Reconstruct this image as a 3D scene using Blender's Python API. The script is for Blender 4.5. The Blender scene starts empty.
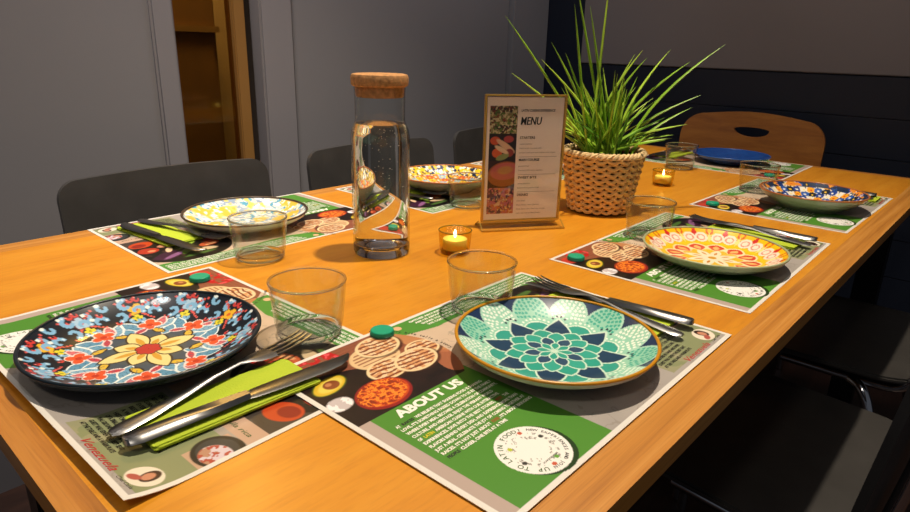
import bpy, bmesh, math, random
import numpy as np
from mathutils import Vector, Matrix

# ------------------------------------------------------------------ camera, world, light, exposure
scene = bpy.context.scene
COL = scene.collection
TZ = 0.75                                   # height of the table top above the floor (all table things are built at z = TZ + ...)

def lin(h):
    h = h.lstrip('#')
    out = []
    for i in (0, 2, 4):
        c = int(h[i:i+2], 16) / 255
        out.append(c / 12.92 if c <= .04045 else ((c + .055) / 1.055) ** 2.4)
    return out

yaw, pitch, roll = 0.7257, -0.3193, 0.0252
fwd = Vector((math.cos(yaw)*math.cos(pitch), math.sin(yaw)*math.cos(pitch), math.sin(pitch)))
rt = Vector((math.sin(yaw), -math.cos(yaw), 0)); up = rt.cross(fwd)
rt2 = rt*math.cos(roll) + up*math.sin(roll); up2 = up*math.cos(roll) - rt*math.sin(roll)
cd = bpy.data.cameras.new('camera'); cam = bpy.data.objects.new('camera', cd); COL.objects.link(cam)
cd.sensor_width = 36; cd.lens = 639.44/910*36; cd.clip_start = .01
M = Matrix((rt2, up2, -fwd)).transposed().to_4x4(); M.translation = (-.0902, -.1635, .3095+TZ)
cam.matrix_world = M
scene.camera = cam

w = bpy.data.worlds.new('world'); scene.world = w; w.use_nodes = True
bg = w.node_tree.nodes['Background']; bg.inputs[0].default_value = (.80, .86, 1.0, 1); bg.inputs[1].default_value = .085

sp = bpy.data.lights.new('ceiling_spot', 'SPOT'); spo = bpy.data.objects.new('ceiling_spot', sp); COL.objects.link(spo)
spo.location = (.81, .33, TZ+1.90); spo.rotation_euler = (0, 0, 0)
sp.energy = 176; sp.color = (1.0, .86, .68); sp.spot_size = math.radians(86); sp.spot_blend = .75; sp.shadow_soft_size = .03

def add_fill(loc, aim, e, size, col=(1.0, .90, .84)):  # unseen fill spots, added to brighten what the main spot leaves dark
    l = bpy.data.lights.new('fill_spot', 'SPOT'); o = bpy.data.objects.new('fill_spot', l); COL.objects.link(o); o.location = loc
    o.rotation_euler = (Vector(aim)-Vector(loc)).to_track_quat('-Z', 'Y').to_euler(); l.energy = e; l.color = col; l.spot_size = math.radians(size); l.spot_blend = .9; l.shadow_soft_size = .12
add_fill((.10, .95, TZ+1.80), (.20, 1.5, TZ+.65), 92, 95)  # added to brighten the left wall
add_fill((1.45, .95, TZ+1.80), (1.50, 1.5, TZ+.60), 43, 95, (.92, .92, 1.0))  # bluish one, added for the far part of the left wall
add_fill((1.50, .40, TZ+1.80), (2.34, .40, TZ+.95), 38, 85)  # added to brighten the back wall

add_fill((-.90, -.35, TZ+1.85), (.75, .45, TZ), 24, 80, (1.0, .90, .78))     # weak unseen spot behind the near end, added to brighten the menu card

vs = scene.view_settings
vs.view_transform = 'Standard'; vs.look = 'None'; vs.exposure = 0; vs.gamma = 1; vs.use_curve_mapping = False

# ------------------------------------------------------------------ materials
MATS = {}
def pm(name, col, rough=.5, metal=0, spec=.5, bump=0, bscale=200, vary=0, vscale=8, coat=0, **kw):
    if name in MATS: return MATS[name]
    m = bpy.data.materials.new(name); m.use_nodes = True; nt = m.node_tree; b = nt.nodes['Principled BSDF']
    c = lin(col) if isinstance(col, str) else col
    b.inputs['Base Color'].default_value = (*c, 1); b.inputs['Roughness'].default_value = rough
    b.inputs['Metallic'].default_value = metal; b.inputs['Specular IOR Level'].default_value = spec
    b.inputs['Coat Weight'].default_value = coat
    tc = nt.nodes.new('ShaderNodeTexCoord')
    if vary:
        n = nt.nodes.new('ShaderNodeTexNoise'); n.inputs['Scale'].default_value = vscale; n.inputs['Detail'].default_value = 5
        nt.links.new(tc.outputs['Object'], n.inputs['Vector'])
        r = nt.nodes.new('ShaderNodeValToRGB')
        r.color_ramp.elements[0].position = .3; r.color_ramp.elements[1].position = .7
        r.color_ramp.elements[0].color = (*[x*(1-vary) for x in c], 1); r.color_ramp.elements[1].color = (*[min(1, x*(1+vary)) for x in c], 1)
        nt.links.new(n.outputs['Fac'], r.inputs[0]); nt.links.new(r.outputs[0], b.inputs['Base Color'])
    if bump:
        n2 = nt.nodes.new('ShaderNodeTexNoise'); n2.inputs['Scale'].default_value = bscale; n2.inputs['Detail'].default_value = 3
        nt.links.new(tc.outputs['Object'], n2.inputs['Vector'])
        bp = nt.nodes.new('ShaderNodeBump'); bp.inputs['Strength'].default_value = bump; bp.inputs['Distance'].default_value = .002
        nt.links.new(n2.outputs['Fac'], bp.inputs['Height']); nt.links.new(bp.outputs[0], b.inputs['Normal'])
    for k, v in kw.items(): b.inputs[k].default_value = v
    MATS[name] = m
    return m

def attr_mat(name, rough, coat=0, bump=0):
    m = bpy.data.materials.new(name); m.use_nodes = True; nt = m.node_tree; b = nt.nodes['Principled BSDF']
    a = nt.nodes.new('ShaderNodeAttribute'); a.attribute_name = 'print'
    nt.links.new(a.outputs['Color'], b.inputs['Base Color']); b.inputs['Roughness'].default_value = rough
    b.inputs['Coat Weight'].default_value = coat; b.inputs['Coat Roughness'].default_value = .03; b.inputs['Specular IOR Level'].default_value = .3
    MATS[name] = m
    return m

def wood(name, c1, c2, c3, axis_scale=(1.2, 28, 28), rough=.35, fine=1.0, coat=.15):
    m = bpy.data.materials.new(name); m.use_nodes = True; nt = m.node_tree; b = nt.nodes['Principled BSDF']
    tc = nt.nodes.new('ShaderNodeTexCoord'); mp = nt.nodes.new('ShaderNodeMapping'); mp.inputs['Scale'].default_value = axis_scale
    nt.links.new(tc.outputs['Object'], mp.inputs['Vector'])
    n = nt.nodes.new('ShaderNodeTexNoise'); n.inputs['Scale'].default_value = 2.2; n.inputs['Detail'].default_value = 6; n.inputs['Roughness'].default_value = .62
    n.inputs['Distortion'].default_value = .35
    nt.links.new(mp.outputs[0], n.inputs['Vector'])
    r = nt.nodes.new('ShaderNodeValToRGB'); e = r.color_ramp.elements
    e[0].position = .30; e[0].color = (*lin(c1), 1); e[1].position = .72; e[1].color = (*lin(c3), 1)
    mid = e.new(.5); mid.color = (*lin(c2), 1)
    nt.links.new(n.outputs['Fac'], r.inputs[0])
    # short dark flecks of beech
    mp2 = nt.nodes.new('ShaderNodeMapping'); mp2.inputs['Scale'].default_value = [s*6 for s in axis_scale]
    nt.links.new(tc.outputs['Object'], mp2.inputs['Vector'])
    n2 = nt.nodes.new('ShaderNodeTexNoise'); n2.inputs['Scale'].default_value = 3; n2.inputs['Detail'].default_value = 2
    nt.links.new(mp2.outputs[0], n2.inputs['Vector'])
    mx = nt.nodes.new('ShaderNodeMix'); mx.data_type = 'RGBA'; mx.blend_type = 'MULTIPLY'
    r2 = nt.nodes.new('ShaderNodeValToRGB'); r2.color_ramp.elements[0].position = .3; r2.color_ramp.elements[0].color = (.78, .72, .66, 1)
    r2.color_ramp.elements[1].position = .5; r2.color_ramp.elements[1].color = (1, 1, 1, 1)
    nt.links.new(n2.outputs['Fac'], r2.inputs[0]); mx.inputs[0].default_value = .6*fine
    nt.links.new(r.outputs[0], mx.inputs[6]); nt.links.new(r2.outputs[0], mx.inputs[7]); nt.links.new(mx.outputs[2], b.inputs['Base Color'])
    b.inputs['Roughness'].default_value = rough; b.inputs['Coat Weight'].default_value = coat; b.inputs['Coat Roughness'].default_value = .25
    MATS[name] = m
    return m

def thin_glass(name, tint, boost=1.0, rough=.02):
    m = bpy.data.materials.new(name); m.use_nodes = True; nt = m.node_tree
    nt.nodes.remove(nt.nodes['Principled BSDF']); out = nt.nodes['Material Output']
    t = nt.nodes.new('ShaderNodeBsdfTransparent'); t.inputs[0].default_value = (*tint, 1)
    g = nt.nodes.new('ShaderNodeBsdfGlossy'); g.inputs['Roughness'].default_value = rough
    f = nt.nodes.new('ShaderNodeLayerWeight'); f.inputs[0].default_value = .5
    pw = nt.nodes.new('ShaderNodeMath'); pw.operation = 'POWER'; pw.inputs[1].default_value = 2.6
    mu = nt.nodes.new('ShaderNodeMath'); mu.operation = 'MULTIPLY_ADD'; mu.inputs[1].default_value = .55*boost; mu.inputs[2].default_value = .035; mu.use_clamp = True
    mx = nt.nodes.new('ShaderNodeMixShader')
    nt.links.new(f.outputs['Facing'], pw.inputs[0]); nt.links.new(pw.outputs[0], mu.inputs[0]); nt.links.new(mu.outputs[0], mx.inputs[0]); nt.links.new(t.outputs[0], mx.inputs[1]); nt.links.new(g.outputs[0], mx.inputs[2])
    nt.links.new(mx.outputs[0], out.inputs[0]); MATS[name] = m
    return m

def real_glass(name, col, ior, rough=0):
    m = bpy.data.materials.new(name); m.use_nodes = True; nt = m.node_tree
    nt.nodes.remove(nt.nodes['Principled BSDF'])
    g = nt.nodes.new('ShaderNodeBsdfGlass'); g.inputs['Color'].default_value = (*col, 1); g.inputs['IOR'].default_value = ior; g.inputs['Roughness'].default_value = rough
    nt.links.new(g.outputs[0], nt.nodes['Material Output'].inputs[0]); MATS[name] = m
    return m

def emit(name, col, s):
    m = bpy.data.materials.new(name); m.use_nodes = True; nt = m.node_tree; nt.nodes.remove(nt.nodes['Principled BSDF'])
    e = nt.nodes.new('ShaderNodeEmission'); e.inputs[0].default_value = (*col, 1); e.inputs[1].default_value = s
    nt.links.new(e.outputs[0], nt.nodes['Material Output'].inputs[0]); MATS[name] = m
    return m

# ------------------------------------------------------------------ object helpers
def tag(o, label=None, cat=None, group=None, kind=None):
    if label: o['label'] = label
    if cat: o['category'] = cat
    if group: o['group'] = group
    if kind: o['kind'] = kind
    return o
def obj(name, me, mat=None, parent=None, loc=None, rz=0):
    o = bpy.data.objects.new(name, me); COL.objects.link(o)
    if mat is not None and not me.materials:
        for m in (mat if isinstance(mat, (list, tuple)) else [mat]): me.materials.append(m)
    if parent: o.parent = parent
    if loc is not None: o.location = loc
    o.rotation_euler[2] = rz
    return o
def empty(name, loc, rz=0):
    o = bpy.data.objects.new(name, None); COL.objects.link(o); o.location = loc; o.rotation_euler[2] = rz; o.empty_display_size = .02
    return o
def copy_tree(o, parent=None):
    c = o.copy(); COL.objects.link(c)
    if parent: c.parent = parent
    for ch in list(o.children): copy_tree(ch, c)
    return c
def smooth(me, ang=None):
    me.polygons.foreach_set('use_smooth', [True]*len(me.polygons))
    if ang is not None: me.set_sharp_from_angle(angle=math.radians(ang))
    return me
def mesh(name, verts, faces, sm=None):
    me = bpy.data.meshes.new(name); me.from_pydata([tuple(v) for v in verts], [], faces); me.update()
    if sm is not None: smooth(me, sm)
    return me
def box_me(name, x0, x1, y0, y1, z0, z1, bev=0, seg=2):
    bm = bmesh.new(); r = bmesh.ops.create_cube(bm, size=1)
    for v in bm.verts: v.co = ((x0+x1)/2+v.co.x*(x1-x0), (y0+y1)/2+v.co.y*(y1-y0), (z0+z1)/2+v.co.z*(z1-z0))
    if bev: bmesh.ops.bevel(bm, geom=bm.edges[:], offset=bev, segments=seg, affect='EDGES')
    me = bpy.data.meshes.new(name); bm.to_mesh(me); bm.free()
    if bev: smooth(me, 40)
    return me
def lathe_me(name, prof, n=48, sm=40, closed=False):
    vs_, fs = [], []
    rings = []
    for r, z in prof:
        if r < 1e-6: rings.append([len(vs_)]); vs_.append((0, 0, z))
        else:
            rings.append(list(range(len(vs_), len(vs_)+n)))
            for i in range(n): a = 2*math.pi*i/n; vs_.append((r*math.cos(a), r*math.sin(a), z))
    idx = list(range(len(rings)-1)); pairs = [(rings[i], rings[i+1]) for i in idx]
    if closed: pairs.append((rings[-1], rings[0]))
    for A, B in pairs:
        for i in range(n):
            j = (i+1) % n
            if len(A) == 1 and len(B) == 1: continue
            if len(A) == 1: fs.append((A[0], B[i], B[j])[::-1])
            elif len(B) == 1: fs.append((A[i], A[j], B[0]))
            else: fs.append((A[i], A[j], B[j], B[i]))
    me = mesh(name, vs_, fs, sm)
    bm = bmesh.new(); bm.from_mesh(me); bmesh.ops.recalc_face_normals(bm, faces=bm.faces[:]); bm.to_mesh(me); bm.free()
    return me
def tube_geo(pts, rad, n=8, cap=True, flat=1.0):
    pts = [Vector(p) for p in pts]; m = len(pts); V, F = [], []
    rads = rad if isinstance(rad, (list, tuple)) else [rad]*m
    t0 = (pts[1]-pts[0]).normalized(); u = t0.orthogonal().normalized()
    for i, p in enumerate(pts):
        t = (pts[min(i+1, m-1)]-pts[max(i-1, 0)]).normalized()
        u = (u - t*u.dot(t)).normalized(); v = t.cross(u)
        for k in range(n):
            a = 2*math.pi*k/n; V.append(p+(u*math.cos(a)+v*math.sin(a)*flat)*rads[i])
    for i in range(m-1):
        for k in range(n):
            F.append((i*n+k, i*n+(k+1) % n, (i+1)*n+(k+1) % n, (i+1)*n+k))
    if cap: F.append(tuple(range(n))[::-1]); F.append(tuple(range((m-1)*n, m*n)))
    return V, F
def tube_me(name, pts, rad, n=8, flat=1.0): return mesh(name, *tube_geo(pts, rad, n, True, flat), sm=50)
def smooth_path(P, k=6):
    P = [Vector(p) for p in P]; out = []
    for i in range(len(P)-1):
        p0, p1, p2, p3 = P[max(i-1, 0)], P[i], P[i+1], P[min(i+2, len(P)-1)]
        for j in range(k):
            t = j/k; out.append(.5*((2*p1)+(p2-p0)*t+(2*p0-5*p1+4*p2-p3)*t*t+(3*p1-p0-3*p2+p3)*t**3))
    out.append(P[-1]); return out
def prism_me(name, poly, z0, z1, bev=0):
    "extruded outline (x, y)"
    bm = bmesh.new(); vsb = [bm.verts.new((x, y, z0)) for x, y in poly]; f = bm.faces.new(vsb)
    r = bmesh.ops.extrude_face_region(bm, geom=[f])
    for v in [g for g in r['geom'] if isinstance(g, bmesh.types.BMVert)]: v.co.z = z1
    bmesh.ops.recalc_face_normals(bm, faces=bm.faces[:])
    if bev:
        es = [e for e in bm.edges if abs(e.verts[0].co.z-e.verts[1].co.z) < 1e-6]
        bmesh.ops.bevel(bm, geom=es, offset=bev, segments=2, affect='EDGES')
    me = bpy.data.meshes.new(name); bm.to_mesh(me); bm.free(); smooth(me, 35); return me
def rrect(w, h, r, k=6):
    out = []
    for cx, cy, a0 in ((w/2-r, h/2-r, 0), (-w/2+r, h/2-r, 90), (-w/2+r, -h/2+r, 180), (w/2-r, -h/2+r, 270)):
        for i in range(k+1): a = math.radians(a0+90*i/k); out.append((cx+r*math.cos(a), cy+r*math.sin(a)))
    return out

# ------------------------------------------------------------------ numpy painting helpers
def vnoise(x, y, seed):
    rng = np.random.RandomState(seed); G = rng.rand(64, 64)
    xi = np.floor(x).astype(int); yi = np.floor(y).astype(int); fx = x-xi; fy = y-yi
    fx = fx*fx*(3-2*fx); fy = fy*fy*(3-2*fy)
    g = lambda a, b: G[a % 64, b % 64]
    return (g(xi, yi)*(1-fx)+g(xi+1, yi)*fx)*(1-fy)+(g(xi, yi+1)*(1-fx)+g(xi+1, yi+1)*fx)*fy
def fnoise(x, y, seed): return .55*vnoise(x, y, seed)+.3*vnoise(2*x+7, 2*y+3, seed+1)+.15*vnoise(4*x+1, 4*y+9, seed+2)
class Paint:
    def __init__(s, X, Y, base): s.X, s.Y = X, Y; s.C = np.empty(X.shape+(3,)); s.C[...] = lin(base)
    def put(s, mask, col, a=1.0):
        c = np.array(lin(col)) if isinstance(col, str) else np.asarray(col)
        mk = np.clip(np.asarray(mask, float), 0, 1)*a; s.C = s.C*(1-mk[..., None])+c*mk[..., None]
    def ell(s, cx, cy, rx, ry=None, rot=0, soft=.3):
        ry = ry or rx; c, q = math.cos(rot), math.sin(rot); dx, dy = s.X-cx, s.Y-cy
        d = np.sqrt(((dx*c+dy*q)/rx)**2+((-dx*q+dy*c)/ry)**2); return np.clip((1-d)*min(rx, ry)/soft+.5, 0, 1)
    def rect(s, x0, x1, y0, y1): return (s.X > x0)&(s.X < x1)&(s.Y > y0)&(s.Y < y1)
    def petal(s, a, r0, r1, wd, p=1.0, skew=.5):
        "a petal on the ray at angle a from radius r0 to r1, half width wd"
        c, q = math.cos(a), math.sin(a); x = s.X*c+s.Y*q; y = -s.X*q+s.Y*c; t = np.clip((x-r0)/(r1-r0), 0, 1)
        tt = t**(math.log(.5)/math.log(skew)); h = wd*np.sin(np.pi*tt)**p
        return (np.abs(y) < h)&(t > 0)&(t < 1)

# ------------------------------------------------------------------ text
def text_geo(s, size, x, y, ang=0, align='LEFT', offset=0, sx=1.0, shear=0, width=None):
    cu = bpy.data.curves.new('t', 'FONT'); cu.body = s; cu.size = size; cu.align_x = align; cu.resolution_u = 2; cu.offset = offset; cu.shear = shear
    o = bpy.data.objects.new('t', cu); COL.objects.link(o); dg = bpy.context.evaluated_depsgraph_get()
    me = o.evaluated_get(dg).to_mesh(); V = np.array([v.co[:2] for v in me.vertices]).reshape(-1, 2); F = [tuple(p.vertices) for p in me.polygons]
    o.to_mesh_clear(); bpy.data.objects.remove(o); bpy.data.curves.remove(cu)
    if not len(V): return V, F
    V[:, 0] *= sx
    if width: V[:, 0] *= width/max(1e-6, V[:, 0].max())
    c, q = math.cos(ang), math.sin(ang)
    return np.c_[V[:, 0]*c-V[:, 1]*q+x, V[:, 0]*q+V[:, 1]*c+y], F
class Letters:
    def __init__(s): s.V, s.F, s.M, s.n = [], [], [], 0
    def add(s, geo, mi):
        V, F = geo
        if not len(V): return
        s.V.append(V); s.F += [tuple(i+s.n for i in f) for f in F]; s.M += [mi]*len(F); s.n += len(V)
    def mesh(s, name, zf, mats):
        V = np.concatenate(s.V); me = bpy.data.meshes.new(name); me.from_pydata([(a, b, zf(a, b)) for a, b in V], [], s.F)
        for m in mats: me.materials.append(m)
        me.polygons.foreach_set('material_index', s.M); me.update(); return me

def grid_me(name, X, Y, Z, C, mats):
    "open grid surface with a colour attribute"
    h, wd = X.shape; me = bpy.data.meshes.new(name)
    me.vertices.add(h*wd); me.vertices.foreach_set('co', np.stack([X, Y, Z], -1).astype(np.float32).ravel())
    i = np.arange(h*wd).reshape(h, wd); q = np.stack([i[:-1, :-1], i[:-1, 1:], i[1:, 1:], i[1:, :-1]], -1).reshape(-1, 4); nf = len(q)
    me.loops.add(nf*4); me.loops.foreach_set('vertex_index', q.ravel().astype(np.int32))
    me.polygons.add(nf); me.polygons.foreach_set('loop_start', np.arange(0, nf*4, 4, dtype=np.int32))
    me.polygons.foreach_set('use_smooth', [True]*nf)
    at = me.color_attributes.new('print', 'FLOAT_COLOR', 'POINT')
    at.data.foreach_set('color', np.concatenate([C.reshape(-1, 3), np.ones((h*wd, 1))], 1).astype(np.float32).ravel())
    for m in mats: me.materials.append(m)
    me.update(calc_edges=True); me.validate(); return me

# ================================================================== THE ROOM
YW, XB = 1.50, 2.345                         # left wall plane, back wall plane
m_wall = pm('lilac_grey_paint', '#797677', .75, vary=.04, vscale=2, bump=.05, bscale=120)
m_trim = pm('grey_trim_paint', '#807c7e', .55)
m_navy = pm('navy_paint', '#060f20', .5, vary=.08, vscale=3)
m_grey = pm('taupe_board', '#6c6462', .8, vary=.05, vscale=2)
m_floor = wood('floor_boards', '#2c1c16', '#3b261d', '#4a3126', (1.5, 10, 10), .45)

tag(obj('floor', box_me('floor', -2.5, XB+.1, -2.2, 2.6, -.06, 0), m_floor), kind='structure')
wl = tag(obj('wall_left', box_me('wall_left', -2.5, .642, YW, YW+.10, 0, 2.6), m_wall), kind='structure')
obj('wall_panel', box_me('wall_panel', 1.04, 2.058, YW-.012, YW+.10, 0, 2.6, .004), m_wall, wl)
obj('wall_panel', box_me('wall_panel', 2.100, XB, YW-.004, YW+.10, 0, 2.6, .004), m_wall, wl)
obj('groove_back', box_me('groove_back', 2.058, 2.100, YW+.03, YW+.10, 0, 2.6), m_wall, wl)
tag(obj('trim_1', box_me('trim_1', .642, .700, YW-.012, YW+.06, 0, 2.6, .006), m_trim), kind='structure')
tag(obj('trim_2', box_me('trim_2', .935, 1.04, YW-.022, YW+.06, 0, 2.6, .006), m_trim), kind='structure')
d1 = tag(obj('door_1', box_me('door_1', .870, .905, YW+.005, YW+.05, 0, 2.6, .003), pm('amber_wood_stile', '#8a6332', .4)), kind='structure')
obj('glass_pane', box_me('glass_pane', .700, .870, YW+.022, YW+.030, 0, 2.6), thin_glass('amber_glass', (.74, .60, .34), .8, .06), d1)
obj('door_jamb', box_me('door_jamb', .905, .935, YW+.03, YW+.06, 0, 2.6), pm('dark_gap', '#2a2019', .8), d1)
# the dim store room behind the amber pane
tag(obj('wall_store', box_me('wall_store', .1, 2.0, 2.45, 2.5, 0, 2.6), pm('store_plaster', '#b7a07c', .8)), kind='structure')
sh = empty('store_cupboard', (1.02, 2.2, 0)); tag(sh, 'dim brown cupboard seen through the amber door pane', 'cupboard')
mcup = pm('cupboard_brown', '#86653a', .6, vary=.2, vscale=6)
obj('carcass', box_me('carcass', -.26, .12, -.1, .2, 0, 1.52, .006), mcup, sh)
obj('shelf_edge', box_me('shelf_edge', -.26, .12, -.125, -.1, 1.08, 1.10), pm('shelf_pale', '#9b7d4e', .5), sh)
obj('lower_door', box_me('lower_door', -.24, .10, -.112, -.1, .1, 1.04, .004), mcup, sh)
obj('upper_box', box_me('upper_box', -.26, .02, -.1, .2, 1.52, 1.70, .006), mcup, sh)
sl = bpy.data.lights.new('store_fill', 'POINT'); slo = bpy.data.objects.new('store_fill', sl); COL.objects.link(slo)  # unseen fill light, added to brighten the view through the pane
slo.location = (.95, 1.85, 2.2); sl.energy = 60; sl.color = (1, .88, .68); sl.shadow_soft_size = .1
tag(obj('ceiling', box_me('ceiling', .1, 2.0, YW+.1, 2.5, 2.6, 2.65), m_wall), kind='structure')

wb = tag(obj('wall_back', box_me('wall_back', XB, XB+.1, -2.2, YW+.1, 0, 2.6), m_navy), kind='structure')
for i in range(8):                            # navy boards of the seat-back panelling
    z1 = TZ+.245-.125*i; z0 = max(z1-.1238, .0)
    obj('board', box_me('board', XB-.018, XB, -2.2, 1.30, z0, z1, .0015), m_navy, wb)
obj('upper_board', box_me('upper_board', XB-.012, XB, -2.2, 1.315, TZ+.249, 2.6, .003), m_grey, wb)

# ================================================================== TABLE
TL, TW = 1.983, .978
m_top = wood('beech_veneer', '#cb8016', '#d88e1d', '#de9828', (2.0, 14, 14), .38, .6)
m_lip = wood('beech_lipping', '#a86a24', '#c58332', '#d79a4c', (.8, 40, 40), .4, 1.0)
m_lipx = wood('beech_lipping_cross', '#9b5f22', '#bf7c30', '#cf8f42', (30, 1.0, 34), .4, 1.0)
m_blackmetal = pm('black_metal', '#0d0d0e', .45, .3)
tb = empty('dining_table', (TL/2, TW/2, 0)); tag(tb, 'long beech dining table set with printed paper placemats', 'table')
def tpart(name, x0, x1, y0, y1, z0, z1, m, bev=0):
    return obj(name, box_me(name, x0-TL/2, x1-TL/2, y0-TW/2, y1-TW/2, z0, z1, bev), m, tb)
TT = .021; E1, E2 = .024, .040
tpart('tabletop', E1, TL-E1, E2, TW-E2, TZ-TT, TZ, m_top, 0)
tpart('edge_strip', 0, TL, 0, E2, TZ-TT, TZ, m_lip)
tpart('edge_strip', 0, TL, TW-E2, TW, TZ-TT, TZ, m_lip)
tpart('edge_strip', 0, E1, E2, TW-E2, TZ-TT, TZ, m_lipx)
tpart('edge_strip', TL-E1, TL, E2, TW-E2, TZ-TT, TZ, m_lipx)
for y in (.09, TW-.11): tpart('apron', .12, TL-.12, y, y+.02, TZ-.075, TZ-TT-.0005, m_blackmetal)
for x in (.12, TL-.12): tpart('apron', x, x+.02, .11, TW-.11, TZ-.075, TZ-TT-.0005, m_blackmetal)
for x in (.098, TL-.072):
    for y in (.06, TW-.115): tpart('leg', x, x+.06, y, y+.06, 0, TZ-TT-.0005, m_blackmetal, .004)

# ================================================================== PLACEMATS
L_, H_ = 420.0, 297.0
RES = .8
uu = np.linspace(0, L_, int(L_/RES)+1); vv = np.linspace(0, H_, int(H_/RES)+1); U, V = np.meshgrid(uu, vv)
def paint_mat():
    p = Paint(U, V, '#e4dfd6')
    inn = p.rect(5, 415, 5, 292)
    n1 = fnoise(U/38, V/38, 3); n2 = fnoise(U/9, V/9, 8)
    top = np.clip((V-60)/160, 0, 1)
    bgc = np.array(lin('#a79f98'))*(1-top[..., None])+np.array(lin('#cdb59c'))*top[..., None]
    bgc = bgc*(.86+.28*n1[..., None]); p.C = np.where(inn[..., None], bgc, p.C)
    p.put(inn & (np.abs(fnoise(U/22+3, V/22, 21)-.5) < .012), '#8d8478', .5)
    p.put(p.rect(5, 18, 5, 168), '#b7a398')
    p.put(p.rect(18, 150, 5, 176), '#4f8a2e')
    # photograph of arepas inside a big round-edged picture
    ph = inn & (V > 164) & ((U < 80) | (np.hypot(U-80, V-225) < 87))
    base = np.array(lin('#1f0f0c'))*(.3+1.2*n2[..., None]); p.C = np.where(ph[..., None], base, p.C)
    wood_ = ph & (V+.35*U > 268+14*(n1-.5)) ; p.put(wood_, '#9a5a40', .85); p.put(wood_ & (np.sin(V*1.1+n1*9) > .75), '#7a4030', .6)
    p.put(ph & (p.ell(165, 240, 22, 40, .2, 2) > .5), '#c98a58', .8); p.put(ph & (p.ell(150, 190, 14, 24, -.4, 2) > .5), '#b06a48', .8)
    rd = ph & (np.hypot(U-55, V-284) < 22) & (vnoise(U/4.5, V/4.5, 55) > .38); p.put(rd, '#b8101a'); p.put(rd & (vnoise(U/4.5, V/4.5, 55) > .68), '#e05058')
    p.put(ph*p.ell(18, 272, 16, 12, .3, 1.5), '#c23a2a')
    def arepa(cx, cy, rx, ry, rot, seed):
        e = ph*p.ell(cx, cy, rx, ry, rot, 1); p.put(ph*p.ell(cx+1, cy-2.5, rx+1, ry+1, rot, 2), '#3a1c10', .8); p.put(e, '#eccfa0')
        e2 = ph*p.ell(cx, cy, rx*.86, ry*.86, rot, 1); p.put(e2, '#cf8a54', .8)
        st = np.sin((V-cy+.12*(U-cx))*.95+3*vnoise(U/9, V/9, seed)) > .3; p.put(e2*st, '#6e2812', .9)
        p.put(e2*(~st)*(vnoise(U/4, V/4, seed+5) > .5), '#f3dcb4', .7)
    p.put(ph*p.ell(100, 250, 30, 24, .2, 1), '#e2c090'); p.put(ph*p.ell(101, 251, 26, 20, .2, 1)*(np.sin(V*1.1) > .3), '#8a3c1e', .8)
    arepa(118, 266, 28, 21, .2, 31); arepa(149, 230, 21, 17, .1, 33); arepa(92, 222, 25, 18, .2, 35); arepa(126, 216, 28, 20, .25, 37)
    # avocado half, salt, bowl of grated carrot
    p.put(ph*p.ell(31, 236, 22, 13, .35, 1), '#4b5a14'); p.put(ph*p.ell(31, 236, 20.5, 11.5, .35, 1), '#d9b52c'); p.put(ph*p.ell(32, 236, 16, 8.5, .35, 2), '#e6cf58')
    p.put(ph*p.ell(33, 236, 9, 7.5, .3, 1), '#8a4a22'); p.put(ph*p.ell(31, 238, 3.5, 3, .3, 1), '#c98654')
    sal = ph*p.ell(17, 203, 13, 10.5, .2, 2); p.put(sal, '#c9bdbd'); p.put(sal*(n2 > .52), '#f4eeee')
    p.put(ph*p.ell(58, 190, 31, 24, .2, 1), '#8e1d1a'); p.put(ph*p.ell(59, 191, 28, 21, .2, 1), '#c8481a')
    cr = ph*p.ell(58, 192, 28, 20, .2, 1.5); fr = np.abs(fnoise(U/5, V/5, 44)-.5); p.put(cr*(fr < .07), '#f08a2c'); p.put(cr*(fr > .17), '#7a2410', .8)
    # green band with four lines of lettering along the top
    bd = inn & (V > 258+10*np.clip((200-U)/50, 0, 1)+3*np.sin(U/40)) & (U > 150) & ~ph; p.put(bd, '#4f8f36')
    p.put(p.ell(163, 283, 5, 5), '#e0b48c')
    # dark plate of vegetables on the right
    pl = inn*p.ell(352, 200, 76, 66, .1, 1); p.put(pl, '#1b1614'); p.put(inn*p.ell(352, 200, 71, 61, .1, 1), '#0f0b0c'); inn2 = inn*p.ell(352, 200, 66, 56, .1, 1)
    p.put(inn2*(n2 > .68), '#4b2f2a', .6)
    for (cx, cy, rx, ry, ro, c) in ((382, 222, 34, 15, .5, '#3b1632'), (376, 226, 24, 5, .5, '#8a5a86'), (330, 168, 22, 10, -.5, '#5c2340'), (398, 182, 16, 14, 0, '#b2331c'), (394, 186, 6, 5, 0, '#ea8a60'),
                                    (352, 215, 20, 6, .9, '#6d8f2c'), (340, 190, 22, 4, .6, '#8fae3c'), (312, 205, 18, 10, .3, '#b7542e'), (310, 208, 11, 4, .3, '#e2a06c'), (362, 170, 18, 9, .2, '#c7886a'),
                                    (330, 226, 20, 8, -.2, '#c9b08a'), (300, 185, 13, 8, .4, '#a92418'), (345, 243, 26, 5, .1, '#45682a'), (372, 196, 13, 5, 1.1, '#e6c49c')):
        p.put(inn2*p.ell(cx, cy, rx, ry, ro, 1.5), c)
    dk = p.rect(330, 415, 118, 165); p.put(dk*(n1 > -1), '#1d1210', .9); p.put(dk*p.ell(394, 146, 19, 15, .4, 1.5), '#c2451c'); p.put(dk*p.ell(398, 149, 11, 9, .3, 1.5), '#8c2314'); p.put(dk*p.ell(360, 140, 18, 10, -.3, 2)*(n2 > .5), '#7a2f1c')
    p.put(p.rect(280, 415, 98, 118), '#c9a288', .8)
    # olive box with lettering, portrait oval and a black bowl
    p.put(p.rect(285, 415, 10, 90), '#8a9068'); p.put(p.rect(285, 330, 10, 40)*(n1 > .55), '#a89f80', .5)
    pb = p.rect(388, 415, 56, 96); p.put(pb, '#c9a288', .9)
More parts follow.
